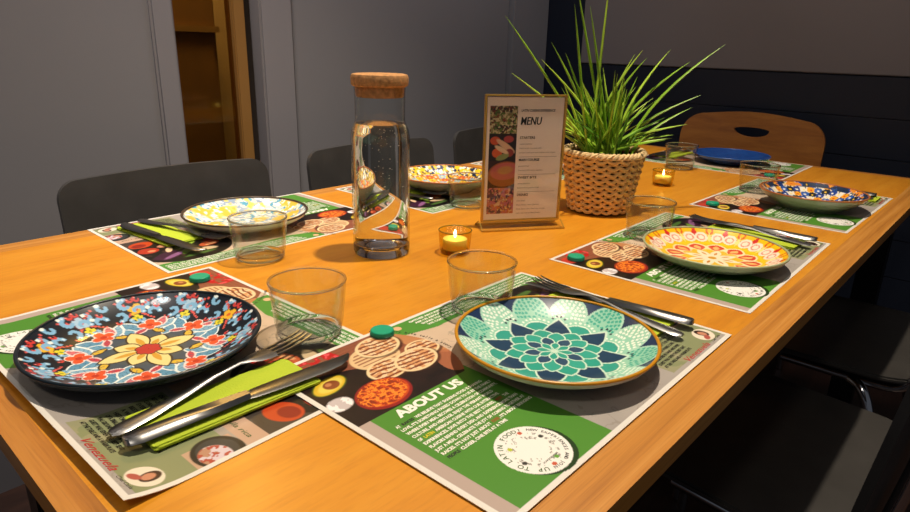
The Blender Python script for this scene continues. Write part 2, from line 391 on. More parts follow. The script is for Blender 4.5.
    p.put(inn*p.ell(405, 78, 23, 20, .2, 1), '#16181a'); p.put(inn*p.ell(404, 78, 18.5, 15.5, .2, 1), '#34373a')
    bo = inn*p.ell(408, 74, 15, 12, .2, 1); p.put(bo, '#b88a70'); p.put(bo*(n2 > .5), '#d8c8d0'); p.put(bo*(fnoise(U/4, V/4, 71) > .58), '#b04a3a')
    p.put(p.ell(397, 24, 15, 12.5, .3, .6), '#e9dcc6'); p.put(p.ell(399, 27, 6.5, 8.5, .2, .6), '#3a2018'); p.put(p.ell(398.5, 26, 4.2, 5.4, .2, .6), '#c98a6c'); p.put(p.ell(393, 18, 6, 3.5, .4, .8), '#b0564a')
    # round badge
    p.put(p.ell(84.5, 36.0, 32.5, 32.5), '#1e3a12'); p.put(p.ell(82, 39, 31.8), '#f2efe8')
    dd = (np.hypot(U-82, V-39) < 23) & (np.abs(U-82)+np.abs(V-39) > 17) & (fnoise(U/2.2, V/2.2, 90) > .66); p.put(dd, '#77726a', .8)
    for (cx, cy, c) in ((68, 52, '#b9c33a'), (92, 60, '#c8593a'), (78, 16, '#c8593a'), (62, 33, '#38342e'), (101, 45, '#3c3a34'), (87, 20, '#66a03a')): p.put(p.ell(cx, cy, 2.2, 2.2), c)
    return p.C
MATC = paint_mat()
m_print = attr_mat('printed_paper', .42, .12); m_paper = pm('paper_white', '#efebe4', .6)
m_ink = [pm('ink_white', '#f4f0e6', .5), pm('ink_black', '#14110e', .5), pm('ink_red', '#b3202a', .5), pm('ink_yellow', '#d8c61c', .5), pm('ink_rust', '#a23c1e', .5), pm('ink_green', '#2f5a20', .5)]
def mat_letters():
    T = Letters()
    T.add(text_geo('ABOUT US', 15.5, 40, 148.5, 0, offset=.75, width=84), 0)
    para = [[('AT ', 0), ('RAICES', 1), (' WE BELIEVE THAT SHARING FOOD IS SHARING', 0)], [("LOVE, IT'S SOMETHING PASSED DOWN TO US BY THE FAMILY", 0)], [('WHERE EVERY MEAL BECOMES A CELEBRATION OF COMMUNITY,', 0)],
            [('CULTURE, AND HERITAGE. ENJOY THE VIBRANT WORLD', 0)], [('OF ', 0), ('LATIN', 3), (' AMERICAN CUISINE WITH OUR INTERACTIVE', 0)], [('EXPERIENCES. DIVE INTO THE BEST STORIES, ', 0), ('MEET', 4), (' THE', 0)],
            [('FLAVORS BEHIND EVERY DISH, AND EXPERIENCE MORE THAN', 0)], [('JUST A MEAL. CELEBRATE THE JOY OF COMING TOGETHER AT', 0)], [("RAICES. IT'S NOT JUST ABOUT ", 0), ('FOOD', 4), (", IT'S ABOUT BRINGING", 0)], [('PEOPLE', 1), (' CLOSER, ONE BITE AT A TIME', 0)]]
    for i, ln in enumerate(para):
        y = 138-6.55*i; n = sum(len(s) for s, _ in ln); W = 2.28*n; x = 26.0
        for s, c in ln:
            ww = 2.28*len(s.rstrip()); lead = len(s)-len(s.lstrip())
            T.add(text_geo(s.strip(), 5.0, x+lead*2.28, y, 0, offset=.20, width=2.28*len(s.strip())), c); x += 2.28*len(s)
    def ring(s, r, a0, a1, size, mi, cx=82, cy=39):
        for i, ch in enumerate(s):
            if ch == ' ': continue
            a = math.radians(a0+(a1-a0)*i/max(1, len(s)-1)); T.add(text_geo(ch, size, cx+r*math.cos(a), cy+r*math.sin(a), a-math.pi/2, 'CENTER', offset=.05), mi)
    ring('UP TO LATIN FOOD?', 24.5, 238, 62, 6.6, 5); ring('NEW EXPERIENCES AND JOIN', 25.5, 45, -105, 4.4, 1)
    T.add(text_geo('SCAN FOR MORE', 2.4, 72, 21.5, 0, width=20), 1)
    for k, s in enumerate(('GATHER AROUND THE TABLE WITH FRIENDS AND FAMILY, TASTE EVERYTHING', 'ASK US ABOUT THE DISHES OF THE DAY AND THE STORY BEHIND EACH ONE', 'SHARE YOUR PLATE, PASS IT ON, THEN TRY SOMETHING NEW EVERY TIME', 'WE COOK IT SLOWLY, THE WAY OUR GRANDMOTHERS TAUGHT US TO DO')):
        T.add(text_geo(s, 5.0, 184+4*k, 284-6.4*k, 0, offset=.22, width=226-4*k), 0)
    s = 'more every bite tells a story'
    for i, ch in enumerate(s):
        a = math.radians(52-62*i/(len(s)-1)); T.add(text_geo(ch, 6.5, 80+91*math.cos(a), 225+91*math.sin(a), a-math.pi/2, 'CENTER', offset=.1), 1)
    rnd = random.Random(4); words = 'OUR HISTORY BEGINS IN THE KITCHEN OF A SMALL HOUSE WHERE CORN WAS GROUND BY HAND AND EVERY GUEST WAS GIVEN THE BEST SEAT AT THE TABLE AND A WARM PLATE TO SHARE'.split()
    wi = 0
    for i in range(11):
        s = ''; 
        while len(s) < 26: s += words[wi % len(words)]+' '; wi += 1
        T.add(text_geo(s.strip(), 5.2, 290, 84-6.5*i, 0, offset=.20, width=(84 if i < 7 else 62)), 1)
    T.add(text_geo('Venezuela', 11, 318, 8, 0, shear=.35, offset=.1, width=60), 2)
    T.add(text_geo('Chef Carla', 4.5, 386, 8.0, .05, shear=.2, width=22), 1)
    T.add(text_geo('La olla rica', 7, 356, 104, 0, shear=.3, width=50), 5)
    T.add(text_geo('NATURAL AND HEALTHY', 4.5, 262, 126, 1.2, offset=.05, width=46), 5)
    V = np.array([[-500, -500]])
    return T
LET = mat_letters()
for i in range(len(LET.V)): LET.V[i] = np.c_[(LET.V[i][:, 0]-210)/1000, (LET.V[i][:, 1]-148.5)/1000]
flat = lambda x, y: .00095
lift2 = lambda x, y: .0085*np.clip((-.0985-np.asarray(y))/.05, 0, 1)**2
def build_mat(lift):
    X = (U-210)/1000; Y = (V-148.5)/1000; Z = np.full_like(X, .0008)+(lift(X, Y) if lift else 0)
    return grid_me('placemat', X, Y, Z, MATC, [m_print])
def build_letters(lift): return LET.mesh('lettering', (lambda a, b: .00095+float(lift(a, b))) if lift else flat, m_ink)
ME_MAT, ME_LET = build_mat(None), build_letters(None)
ME_MAT2, ME_LET2 = build_mat(lift2), build_letters(lift2)
def skirt(lift):
    "the paper thickness under the printed face"
    vs_, fs = [], []; pts = [(x, -.1485) for x in np.linspace(-.21, .21, 25)]+[(.21, y) for y in np.linspace(-.1485, .1485, 25)[1:]]+[(x, .1485) for x in np.linspace(.21, -.21, 25)[1:]]+[(-.21, y) for y in np.linspace(.1485, -.1485, 25)[1:-1]]
    n = len(pts)
    for x, y in pts: z = float(lift(x, y)) if lift else 0; vs_ += [(x, y, .0008+z), (x, y, .0002+z)]
    for i in range(n): j = (i+1) % n; fs.append((2*i, 2*i+1, 2*j+1, 2*j))
    return mesh('paper_edge', vs_, fs)
ME_SK, ME_SK2 = skirt(None), skirt(lift2); ME_SK.materials.append(m_paper); ME_SK2.materials.append(m_paper)
HP = math.pi/2
MATPOS = {1: (.411, .1891, .0063, .0012), 2: (.1761, .454, -HP+.0201, 0), 3: (.4767, .8284, math.pi-.0031, 0), 4: (.9129, .1997, .0122, 0),
          5: (.9777, .8096, math.pi+.0116, 0), 6: (1.4334, .1946, -.0139, 0), 7: (1.8202, .4998, HP+.008, 0), 8: (1.4500, .8220, math.pi, 0)}
MATLAB = {1: 'printed placemat under the teal petal plate, nearest the front right edge', 2: 'printed placemat under the dark blue flowered plate, one edge curling up',
          3: 'printed placemat under the pale yellow and blue plate', 4: 'printed placemat under the yellow plate', 5: 'printed placemat behind the water bottle, under the orange mosaic plate',
          6: 'printed placemat under the deep blue-and-orange mosaic plate', 7: 'printed placemat under the plain blue plate at the far end', 8: 'printed placemat mostly hidden behind the menu stand and plant'}
for k, (x, y, a, dz) in MATPOS.items():
    o = obj('placemat', ME_MAT2 if k == 2 else ME_MAT, None, None, (x, y, TZ+dz), a); tag(o, MATLAB[k], 'placemat', 'printed paper placemats')
    obj('lettering', ME_LET2 if k == 2 else ME_LET, None, o); obj('paper_edge', ME_SK2 if k == 2 else ME_SK, None, o)

def on_mat(k, u, v):
    x, y, a, dz = MATPOS[k]; u = (u-210)/1000; v = (v-148.5)/1000
    return x+u*math.cos(a)-v*math.sin(a), y+u*math.sin(a)+v*math.cos(a)

# ================================================================== PLATES
def plate_colors(kind, X, Y, r):
    p = Paint(X, Y, '#ffffff'); A = np.arctan2(Y, X); n2 = fnoise(X*9+30, Y*9+30, 12)
    R = math.radians
    if kind == 'teal':
        p.C[...] = lin('#9ad2b8')
        fan = np.zeros(X.shape, bool)
        for k in range(12):
            a = R(8+15+30*k); cx, cy = .80*math.cos(a), .80*math.sin(a); d = np.hypot(X-cx, Y-cy); m = (d < .214)&(r > .74); fan |= m
            ba = np.arctan2(Y-cy, X-cx); p.put(m & (d > .19), '#b2dcc6')
            for q, rr in enumerate((.175, .135, .095, .055)):
                nd = max(4, int(2*math.pi*rr/.05)); p.put(m & (np.abs(d-rr) < .015)&(np.sin(ba*nd) > -.2), '#35ab94' if k % 2 else '#f2f8ea')
        p.put((r > .80)&~fan, '#20365a')
        for k in range(8):
            a = R(30+22.5+45*k); c, s = .52*math.cos(a), .52*math.sin(a); d = np.hypot(X-c, Y-s)
            ba = np.arctan2(Y-s, X-c)
            p.put((d < .215)&(d > .188)&(np.sin(ba*24) > .0), '#eef6e6'); p.put(d < .165, '#e6f3e0'); p.put(d < .150, '#38a08e')
        for k in range(8):
            a = R(30+45*k)
            p.put(p.petal(a, .25, .74, .155, .8, .42), '#cfe6d2'); p.put(p.petal(a, .25, .71, .138, .8, .42), '#24405c')
            for q in (-.09, -.03, .03, .09):
                rr = .775-abs(q)*.5; p.put(np.hypot(X-rr*math.cos(a+q), Y-rr*math.sin(a+q)) < .015, '#16283c')
        for k in range(8):
            a = R(52+45*k); p.put(p.petal(a, .15, .52, .125, .75, .6), '#cfe6d2'); p.put(p.petal(a, .16, .50, .108, .75, .6), '#33a18c')
        for k in range(8):
            a = R(30+45*k); p.put(p.petal(a, .12, .45, .10, .75, .6), '#cfe6d2'); p.put(p.petal(a, .13, .43, .085, .75, .6), '#3aa792')
        for k in range(8):
            a = R(52+45*k); p.put(p.petal(a, .07, .33, .075, .75, .6), '#cfe6d2'); p.put(p.petal(a, .08, .31, .06, .75, .6), '#33506c')
        for k in range(8):
            a = R(30+45*k); p.put(p.petal(a, .03, .20, .05, .8, .6), '#cfe6d2'); p.put(p.petal(a, .04, .185, .036, .8, .6), '#33a18c')
        p.put(r < .035, '#cfe6d2')
    elif kind == 'flowers':
        p.C[...] = lin('#081420')
        rnd = random.Random(5)
        def comma(cx, cy, s, a, col, lite):
            for t in range(9):
                q = t/8; aa = a+q*3.6; rr = s*(1-.62*q); x, y = cx+rr*math.cos(aa), cy+rr*math.sin(aa); p.put(np.hypot(X-x, Y-y) < s*.40*(1-.35*q), col)
            p.put(np.hypot(X-cx-s*math.cos(a), Y-cy-s*math.sin(a)) < s*.2, lite)
        def blossom(cx, cy, s, a, col, edge, ctr, n=5):
            for e, c in ((1.22, edge), (1.0, col)):
                for q in range(n):
                    b = a+2*math.pi*q/n; p.put(np.hypot(X-cx-s*.62*math.cos(b), Y-cy-s*.62*math.sin(b)) < s*.44*e, c)
            p.put(np.hypot(X-cx, Y-cy) < s*.3, ctr)
        def leaf(cx, cy, l, wd, a, col, edge):
            c, s = math.cos(a), math.sin(a); x = (X-cx)*c+(Y-cy)*s; y = -(X-cx)*s+(Y-cy)*c; t = np.clip((x/l+1)/2, 0, 1); h = np.sin(np.pi*t)**.8
            p.put((np.abs(y) < wd*h+.016)&(t > 0)&(t < 1), edge); m = (np.abs(y) < wd*h)&(t > 0)&(t < 1); p.put(m, col); p.put(m & (np.abs(np.sin((x-np.abs(y))*55)) < .25), '#2f5a78', .7)
        P = lambda rr, a: (rr*math.cos(a), rr*math.sin(a))
        N = 8
        for k in range(10):
            a = R(20+36*k); b = a+R(18)
            # outer ring of scrolls
            for da, rr, s, st in ((-.22, .90, .062, 0), (.22, .90, .062, 2), (-.12, .78, .058, 3), (.12, .78, .058, 5), (0, .93, .05, 1), (-.33, .82, .055, 4), (-.30, .69, .045, 1), (.30, .69, .045, 4)):
                comma(*P(rr, a+da), s*1.12, a+st, '#7fb3d6', '#cfe6f4')
            for da, rr, s in ((-.28, .955, .035), (.28, .955, .035), (.07, .86, .03), (-.08, .70, .03)): comma(*P(rr, a+da), s, a+1.2, '#c93a34', '#f2b0a8')
            for t in range(14):
                q = t/13; x, y = P(.70+.24*q, b-.21+.17*math.sin(q*3)); p.put(np.hypot(X-x, Y-y) < .014, '#d8574e')
                x, y = P(.70+.24*q, b+.21-.17*math.sin(q*3)); p.put(np.hypot(X-x, Y-y) < .014, '#d8574e')
            if k % 2: blossom(*P(.83, b), .075, a, '#efb62c', '#2a1a10', '#d8632a', 4); blossom(*P(.72, b), .05, a+.4, '#e3d233', '#10202f', '#8a9a1c', 4)
            else: blossom(*P(.85, b), .072, a, '#a8c7dd', '#6b2434', '#d23a34', 5); blossom(*P(.73, b), .05, a+.2, '#e8d63c', '#10202f', '#a0a020', 4)
            for da, rr in ((-.16, .97), (.05, .97), (.18, .84), (-.40, .92)):
                x, y = P(rr, a+da); p.put(np.hypot(X-x, Y-y) < .02, '#e8efe8')
        p.put(r < .56, '#4a5560')
        for k in range(N):
            a = R(20+45*k); b = a+R(22.5)
            leaf(*P(.56, b-.12), .13, .055, b+.5, '#5f97b6', '#e3efef'); leaf(*P(.56, b+.16), .13, .052, b-.5, '#86b2ca', '#eef3ee')
            leaf(*P(.60, a-.16), .10, .042, a-.5, '#d66a70', '#f3ded8'); leaf(*P(.44, b), .11, .05, b, '#6ea3c0', '#f0f3ec')
        for k in range(N):
            a = R(20+45*k); b = a+R(22.5)
            blossom(*P(.565, a), .10, a, '#e2582c', '#f6e6dc', '#c23a1c', 4)
            leaf(*P(.42, b+.2), .08, .032, b+1.1, '#e0b83a', '#3a2a18'); leaf(*P(.44, b-.22), .075, .03, b-1.1, '#c8424c', '#f3ded8')
        p.put(r < .33, '#565c5c', .8)
        for k in range(8):
            a = R(42.5+45*k); l = .43 if k % 2 else .31
            p.put(p.petal(a, .05, l+.02, .105, .8, .5), '#3a2c14'); p.put(p.petal(a, .06, l, .088, .8, .5), '#f0dc92'); p.put(p.petal(a, .08, l*.7, .03, .8, .5), '#d8a23a')
        blossom(0, 0, .105, .3, '#c03a30', '#3a2018', '#a9c6d8', 6); p.put(r < .03, '#c03a30')
    elif kind == 'pale':
        p.C[...] = lin('#ece6d2'); nb = fnoise(X*4+11, Y*4+5, 61); ns = fnoise(X*11+4, Y*11+8, 66)
        p.put(nb > .52, '#efcf58', .9); p.put((nb > .60), '#e8b93c', .8); p.put((ns > .57)&(nb < .55), '#3f9fc4', .95); p.put((ns < .36)&(nb < .6), '#7f9fc4', .9); p.put((fnoise(X*14, Y*14, 70) > .66), '#ffffff')
        p.put(r > .975, '#3a322c')
    elif kind == 'yellow':
        p.C[...] = lin('#f0bf10')
        for k in range(12):
            a = R(10+360/12*k); c, s = .86*math.cos(a), .86*math.sin(a)
            for e, col in ((.155, '#d8492c'), (.14, '#f4e4cc')):
                for q in (-.11, .11): p.put(np.hypot(X-.82*math.cos(a+q), Y-.82*math.sin(a+q)) < e*(.66 if col[1] == 'd' else .72), col)
            for q in (-.11, .11): p.put(np.abs(np.hypot(X-.82*math.cos(a+q), Y-.82*math.sin(a+q))-.055) < .010, '#e0907a')
            p.put(p.petal(a, .86, 1.0, .035, .8), '#cf2f24')
            b = a+math.pi/12; p.put(np.abs(np.hypot(X-.95*math.cos(b), Y-.95*math.sin(b))-.05) < .016, '#d9601c'); p.put(p.petal(b, .72, .92, .03), '#f3e08a')
        p.put((r < .72)&(r > .66), '#f0c818')
        for k in range(12):
            a = R(15+30*k); p.put(p.petal(a, .36, .68, .15, .7, .62), '#f4dfae'); p.put(p.petal(a, .38, .655, .12, .7, .62), '#d8431f'); p.put(p.petal(a, .42, .62, .05, .8, .6), '#f0b46a')
            b = a+R(15); p.put(p.petal(b, .30, .60, .05, .8), '#f2e2ae')
        st = (r < .38+.06*np.cos(12*A)); p.put(st, '#efc224')
        for k in range(8): a = R(45*k+8); p.put(p.petal(a, .02, .40, .075, .8, .55), '#f5e9c8'); p.put(p.petal(a, .14, .30, .022, .9), '#d8902c')
        p.put(r < .06, '#dca01c')
    elif kind in ('mosaic', 'orange'):
        p.C[...] = lin('#e6dfd0'); rings = 8
        q = np.floor(r*rings); nn = np.maximum(1, np.round(2*np.pi*(q+.5)/1.15)); cell = np.floor((A/(2*np.pi)+.5)*nn+.5*(q % 2)); fa = ((A/(2*np.pi)+.5)*nn+.5*(q % 2))-cell-.5; fr = r*rings-q-.5
        d = np.hypot(fa, fr); h = ((cell*7+q*13) % 5)
        cols = ['#1d3f8f', '#f0a51c', '#17202c', '#e8e2d4', '#2c5cae'] if kind == 'mosaic' else ['#ef8a2a', '#f2c42a', '#e2602c', '#9fb7c4', '#f0a03a']
        for i, c in enumerate(cols): p.put((h == i)&(d < .60), c); p.put((h == i)&(d < .17), ['#f3efe2', '#d24a2a', '#f0c23a', '#f0d878', '#f3efe2'][i])
        p.put((np.abs(np.sin(A*nn*1.0)) > .93)&(d > .42), '#17202c')
        if kind == 'orange': rim_ = r > .78; p.put(rim_, '#f2c61c'); p.put(rim_ & (fnoise(X*17, Y*17, 14) > .54), '#1c2b4c'); p.put(rim_ & (fnoise(X*17+5, Y*17, 15) > .60), '#f4efe0')
        else: p.put((r > .9)&(n2 > .5), '#20304c'); p.put((r > .9)&(n2 < .42), '#e08a2c')
    else:
        p.C[...] = lin('#123a7c'); p.put(n2 > .55, '#174488', .5)
    return p.C
m_glaze = attr_mat('printed_glaze', .34, .25)
def make_plate(kind, R_, H, under, rimcol, loc, rz, label, deep=.55, nang=256, nrad=56, group='patterned plates on the placemats'):
    prof = lambda t: .0065+(H-.0065)*np.clip((t-deep)/(1-deep), 0, 1)**1.7
    a = np.linspace(0, 2*np.pi, nang+1); t = np.linspace(0.004, 1, nrad); A, T = np.meshgrid(a, t); X, Y = T*np.cos(A), T*np.sin(A)
    C = plate_colors(kind, X, Y, T); top = grid_me('plate', X*R_*.992, Y*R_*.992, prof(T), C, [m_glaze])
    bm = bmesh.new(); bm.from_mesh(top); bmesh.ops.remove_doubles(bm, verts=bm.verts[:], dist=1e-6); bm.to_mesh(top); bm.free(); smooth(top)
    pl = obj('plate', top, None, None, loc, rz); tag(pl, label, 'plate', group)
    ts = [1.0, .97, .93, .88, .82, .75, .68, .62, .58]
    und = [(R_*x, float(prof(np.array(x)))-(.0 if x == 1 else .0045)) for x in ts]; und = [(r, max(z, .003)) for r, z in und]
    und += [(R_*.57, .0005), (R_*.54, .0005), (R_*.53, .003), (0, .003)]
    obj('underside', lathe_me('underside', und, 96, 60), under, pl)
    rr = .0016; obj('rim_band', lathe_me('rim_band', [(R_*.994+rr*1.2*math.cos(q), H-.0004+rr*math.sin(q)) for q in np.linspace(0, 2*math.pi, 9)[:-1]], 128, 80, True), rimcol, pl)
    return pl
PZ = TZ+.001
g_white = pm('plate_white', '#d9d6c8', .25, coat=.4); g_dark = pm('plate_dark', '#14202a', .25, coat=.4); g_sage = pm('plate_sage', '#94a083', .3, coat=.4); g_blue = pm('plate_blue', '#0f3270', .25, coat=.4)
g_tan = pm('plate_tan', '#9d9482', .3, coat=.4)
r_or = pm('rim_ochre', '#c98a18', .3); r_dk = pm('rim_dark', '#15222c', .3); r_bn = pm('rim_brown', '#4a3a2c', .35); r_sg = pm('rim_sage', '#a8b088', .3); r_bl = pm('rim_blue', '#1c4c96', .3); r_rs = pm('rim_rust', '#b06a34', .3)
make_plate('teal', .1035, .0265, g_white, r_or, (.431, .157, PZ+.0013), 0, 'teal and navy petal patterned plate with an ochre rim', nang=480, nrad=110)
make_plate('flowers', .1108, .0265, g_dark, r_dk, (.143, .458, PZ), 0, 'dark navy plate painted with orange, blue and yellow flowers', nang=480, nrad=120)
make_plate('pale', .1045, .026, g_white, r_bn, (.474, .826, PZ), 0, 'cream plate with small yellow and blue flecks and dark rim')
make_plate('yellow', .1045, .0265, g_sage, r_sg, (.873, .162, PZ), 0, 'bright yellow plate with red and cream star pattern', nang=360, nrad=80)
make_plate('orange', .108, .036, g_tan, r_rs, (.945, .790, PZ), 0, 'deep orange and yellow mosaic plate behind the water bottle', deep=.45)
make_plate('mosaic', .1025, .036, g_sage, r_rs, (1.395, .155, PZ), 0, 'deep blue, white and orange mosaic plate with green underside', deep=.45)
make_plate('blue', .105, .026, g_blue, r_bl, (1.835, .480, PZ), 0, 'plain dark blue plate at the far end of the table')

# ================================================================== GLASS TUMBLERS
m_thin = thin_glass('clear_glass_wall', (.945, .955, .945), 1.1); m_solid = real_glass('clear_glass_solid', (.975, .985, .98), 1.45)
def make_tumbler():
    R0, R1, h = .0355, .0418, .062
    body = lathe_me('glass_tumbler', [(R0, .0085), (R0+.0018, .015), (R0+.0032, .03), (R1-.001, .05), (R1, h)], 64, 180)
    o = obj('glass_tumbler', body, m_thin)
    inner = lathe_me('inner_wall', [(R0-.0022, .0085), (R0-.0002, .015), (R0+.0014, .03), (R1-.0026, .05), (R1-.0016, h)], 64, 180)
    obj('inner_wall', inner, m_thin, o)
    base = lathe_me('base', [(0, .0006), (R0-.004, .0004), (R0-.001, .0016), (R0+.0003, .005), (R0, .0084), (R0-.002, .0086), (R0-.006, .0074), (0, .0066)], 64, 50)
    obj('base', base, thin_glass('clear_glass_base', (.93, .955, .94), 1.3), o)
    obj('base_ring', lathe_me('base_ring', [(R0-.0030+.0030*math.cos(q), .0042+.0034*math.sin(q)) for q in np.linspace(0, 2*math.pi, 11)[:-1]], 64, 180, True), m_solid, o)
    rim = lathe_me('rim', [(R1-.0008+.0014*math.cos(q), h+.0014*math.sin(q)) for q in np.linspace(0, 2*math.pi, 9)[:-1]], 72, 180, True)
    obj('rim', rim, m_solid, o)
    return o
tum = make_tumbler(); GZ = TZ+.0012
for i, (x, y, s, lb) in enumerate(((.2895, .3869, 1, 'clear tumbler beside the fork and the dark flowered plate, nearest the camera'), (.4735, .2929, 1, 'clear tumbler just left of the teal petal plate'),
        (.3925, .6521, 1, 'clear tumbler in front of the cream yellow-flecked plate'), (.9308, .2973, 1, 'clear tumbler between the plant basket and the yellow plate'), (.865, .6545, .97, 'clear tumbler seen between water bottle and menu stand'),
        (1.4707, .2898, 1.03, 'clear tumbler behind the deep blue mosaic plate'), (1.6259, .5426, 1.03, 'clear tumbler left of the plain blue plate at the far end'))):
    o = tum if i == 0 else copy_tree(tum); o.location = (x, y, GZ+(.0013 if i == 1 else 0)); o.scale = (s,)*3; tag(o, lb, 'glass', 'clear glass tumblers')

# ================================================================== WATER BOTTLE
bt = empty('water_bottle', (.543, .551, TZ+.0003)); bt.scale = (1.01, 1.01, 1.022); tag(bt, 'clear glass water carafe with a cork stopper', 'bottle')
RB = .0430
outer = [(0, .0008), (RB-.006, .0005), (RB-.001, .003), (RB, .008), (RB, .150), (RB, .176), (RB-.0015, .184), (RB-.0048, .191), (RB-.0068, .197), (RB-.0070, .205), (RB-.0066, .236), (RB-.006, .243)]
obj('glass_body', lathe_me('glass_body', outer[3:], 72, 180), m_thin, bt)
base = [(0, .0010), (RB-.008, .0006), (RB-.002, .0012), (RB-.0003, .006), (RB-.0003, .0135), (RB-.003, .0145), (RB-.010, .0135), (0, .0125)]
obj('glass_base', lathe_me('glass_base', base, 72, 50), m_solid, bt)
wt = [(0, .0148), (RB-.010, .0150), (RB-.0035, .0170), (RB-.0024, .022), (RB-.0024, .150), (RB-.0024, .176), (RB-.0039, .184), (RB-.0070, .1905), (RB-.0076, .1935), (0, .1932)]
m_water = real_glass('still_water', (.985, .99, .985), 1.333)
obj('water', lathe_me('water', wt, 96, 50), m_water, bt)
ck = [(0, .230), (RB-.0095, .230), (RB-.0085, .232), (RB-.0078, .2445), (RB-.0052, .2445), (RB-.0025, .2465), (RB-.0020, .251), (RB-.0020, .257), (RB-.0035, .2605), (RB-.008, .2615), (0, .2618)]
m_cork = pm('cork', '#b58350', .85, vary=.35, vscale=170, bump=.4, bscale=300)
obj('cork_stopper', lathe_me('cork_stopper', ck, 64, 40), m_cork, bt)
rnd = random.Random(11); bm = bmesh.new()
for i in range(70):
    a = rnd.uniform(0, 6.28); rr = .030*math.sqrt(rnd.random())*rnd.uniform(.2, 1); z = rnd.uniform(.10, .19) if i < 55 else rnd.uniform(.03, .1)
    bmesh.ops.create_icosphere(bm, subdivisions=1, radius=rnd.uniform(.0004, .0008), matrix=Matrix.Translation((rr*math.cos(a), rr*math.sin(a), z)))
me = bpy.data.meshes.new('bubbles'); bm.to_mesh(me); bm.free()
tag(obj('bubbles', me, pm('air_bubble', '#f2ead8', .2), bt), kind='stuff')

# ================================================================== MENU STAND
p0, p1 = Vector((.761, .529)), Vector((.877, .450)); mdir = (p1-p0).normalized(); MW = .1405
ms = empty('menu_stand', ((p0.x+p1.x)/2, (p0.y+p1.y)/2, TZ+.0003), math.atan2(mdir.y, mdir.x)); tag(ms, 'upright clear acrylic menu stand with gold edges holding a printed menu card', 'menu stand')
m_acr = thin_glass('acrylic', (.99, .99, .98), .5); m_gold = pm('gold_edge', '#c9a24c', .3, .5)
zb, zt = .014, .2290
for x, n in ((-MW/2-.0015, 'side_edge'), (MW/2+.0015, 'side_edge')): obj(n, box_me(n, x-.0017, x+.0017, -.0035, .0035, zb-.002, zt, .0006), m_gold, ms)
obj('top_edge', box_me('top_edge', -MW/2-.0032, MW/2+.0032, -.0035, .0035, zt, zt+.003, .0006), m_gold, ms)
obj('bottom_edge', box_me('bottom_edge', -MW/2, MW/2, -.0035, .0035, zb-.003, zb, .0006), m_gold, ms)
for y in (-.0027, .0027): obj('acrylic_sheet', box_me('acrylic_sheet', -MW/2, MW/2, y-.0006, y+.0006, zb, zt), m_acr, ms)
# trapezoid base of bent acrylic
bp = [(-.024, 0), (.024, 0), (.0045, zb-.003), (-.0045, zb-.003)]; vs_ = [(x, y, z) for x in (-MW/2-.006, MW/2+.006) for y, z in bp]
obj('base', mesh('base', vs_, [(0, 1, 5, 4), (1, 2, 6, 5), (2, 3, 7, 6), (3, 0, 4, 7)]), m_acr, ms)
for y in (-.024, .024): obj('base_edge', box_me('base_edge', -MW/2-.007, MW/2+.007, y-.0014, y+.0014, 0, .0028, .0005), m_gold, ms)
for sx in (-1, 1):
    for sy in (-1, 1): obj('foot_edge', tube_me('foot_edge', [(sx*(MW/2+.006), sy*.0235, .0016), (sx*(MW/2+.006), sy*.0045, zb-.002)], .0011, 6), m_gold, ms)
def menu_card():
    wd, h = MW-.003, zt-zb-.003; x = np.linspace(0, wd*1000, 180); y = np.linspace(0, h*1000, 260); X, Y = np.meshgrid(x, y); W, Hh = wd*1000, h*1000
    p = Paint(X, Y, '#f2e6dc'); n = fnoise(X/7, Y/7, 5); n3 = fnoise(X/3.2, Y/3.2, 15); cw = 54
    def cell(i): return p.rect(5, cw, Hh-14-(i+1)*47, Hh-14-i*47)
    c = cell(0); p.put(c, '#2f2a1a'); p.put(c & (n > .5), '#8d8a52'); p.put(c & (n3 > .56), '#c7b88c'); p.put(c & (n3 < .36), '#7a3a20'); p.put(c & (fnoise(X/5, Y/5, 8) > .62), '#53702c')
    c = cell(1); p.put(c, '#241812')
    for (a, b, rx, ry, ro, col) in ((16, .75, 9, 7, 0, '#c9562a'), (40, .8, 9, 6, 0, '#a8423c'), (35, .55, 20, 5, -.6, '#d9b594'), (20, .3, 9, 8, 0, '#d0602c'), (42, .3, 8, 7, .2, '#8c3a34'), (30, .15, 12, 5, .3, '#8a9a5c'), (28, .42, 14, 4, -.5, '#e2c6a4')):
        p.put(c*p.ell(a, Hh-14-94+b*47, rx, ry, ro, 1), col)
    c = cell(2); p.put(c, '#3c2016'); p.put(c*p.ell(36, Hh-14-141+24, 32, 22, .1, 1), '#9a5a2c'); p.put(c*p.ell(36, Hh-14-141+29, 27, 15, .1, 1), '#b8625c'); p.put(c*p.ell(36, Hh-14-141+31, 14, 7, .1, 3), '#b98a4c')
    c = cell(3); p.put(c, '#6d4438'); p.put(c & (n > .48), '#c06a3c'); p.put(c & (n3 > .56), '#b86a78'); p.put(c & (n3 < .36), '#d8b48a'); p.put(c & (n < .34), '#54324a')
    return X/1000-wd/2, Y/1000+zb+.0015, p.C
X, Y, C = menu_card(); me = grid_me('menu_card', X, np.full_like(X, -.0006), Y, C, [m_print]); 
card = obj('menu_card', me, None, ms); tag(card, 'printed menu card with four food photographs')
obj('card_back', box_me('card_back', -MW/2+.0016, MW/2-.0016, -.0003, .0006, zb+.0016, zt-.0016), m_paper, ms)
T = Letters(); hh = (zt-zb-.003)*1000
T.add(text_geo('LATIN CUISINE EXPERIENCE', 6, 60, hh-24, 0, offset=.12, width=62, shear=.2), 0)
for dx in (0, .7): T.add(text_geo('MENU', 19, 59+dx, hh-46, 0, offset=.12, width=39, shear=.15), 0)
rn = random.Random(3); yy = hh-70
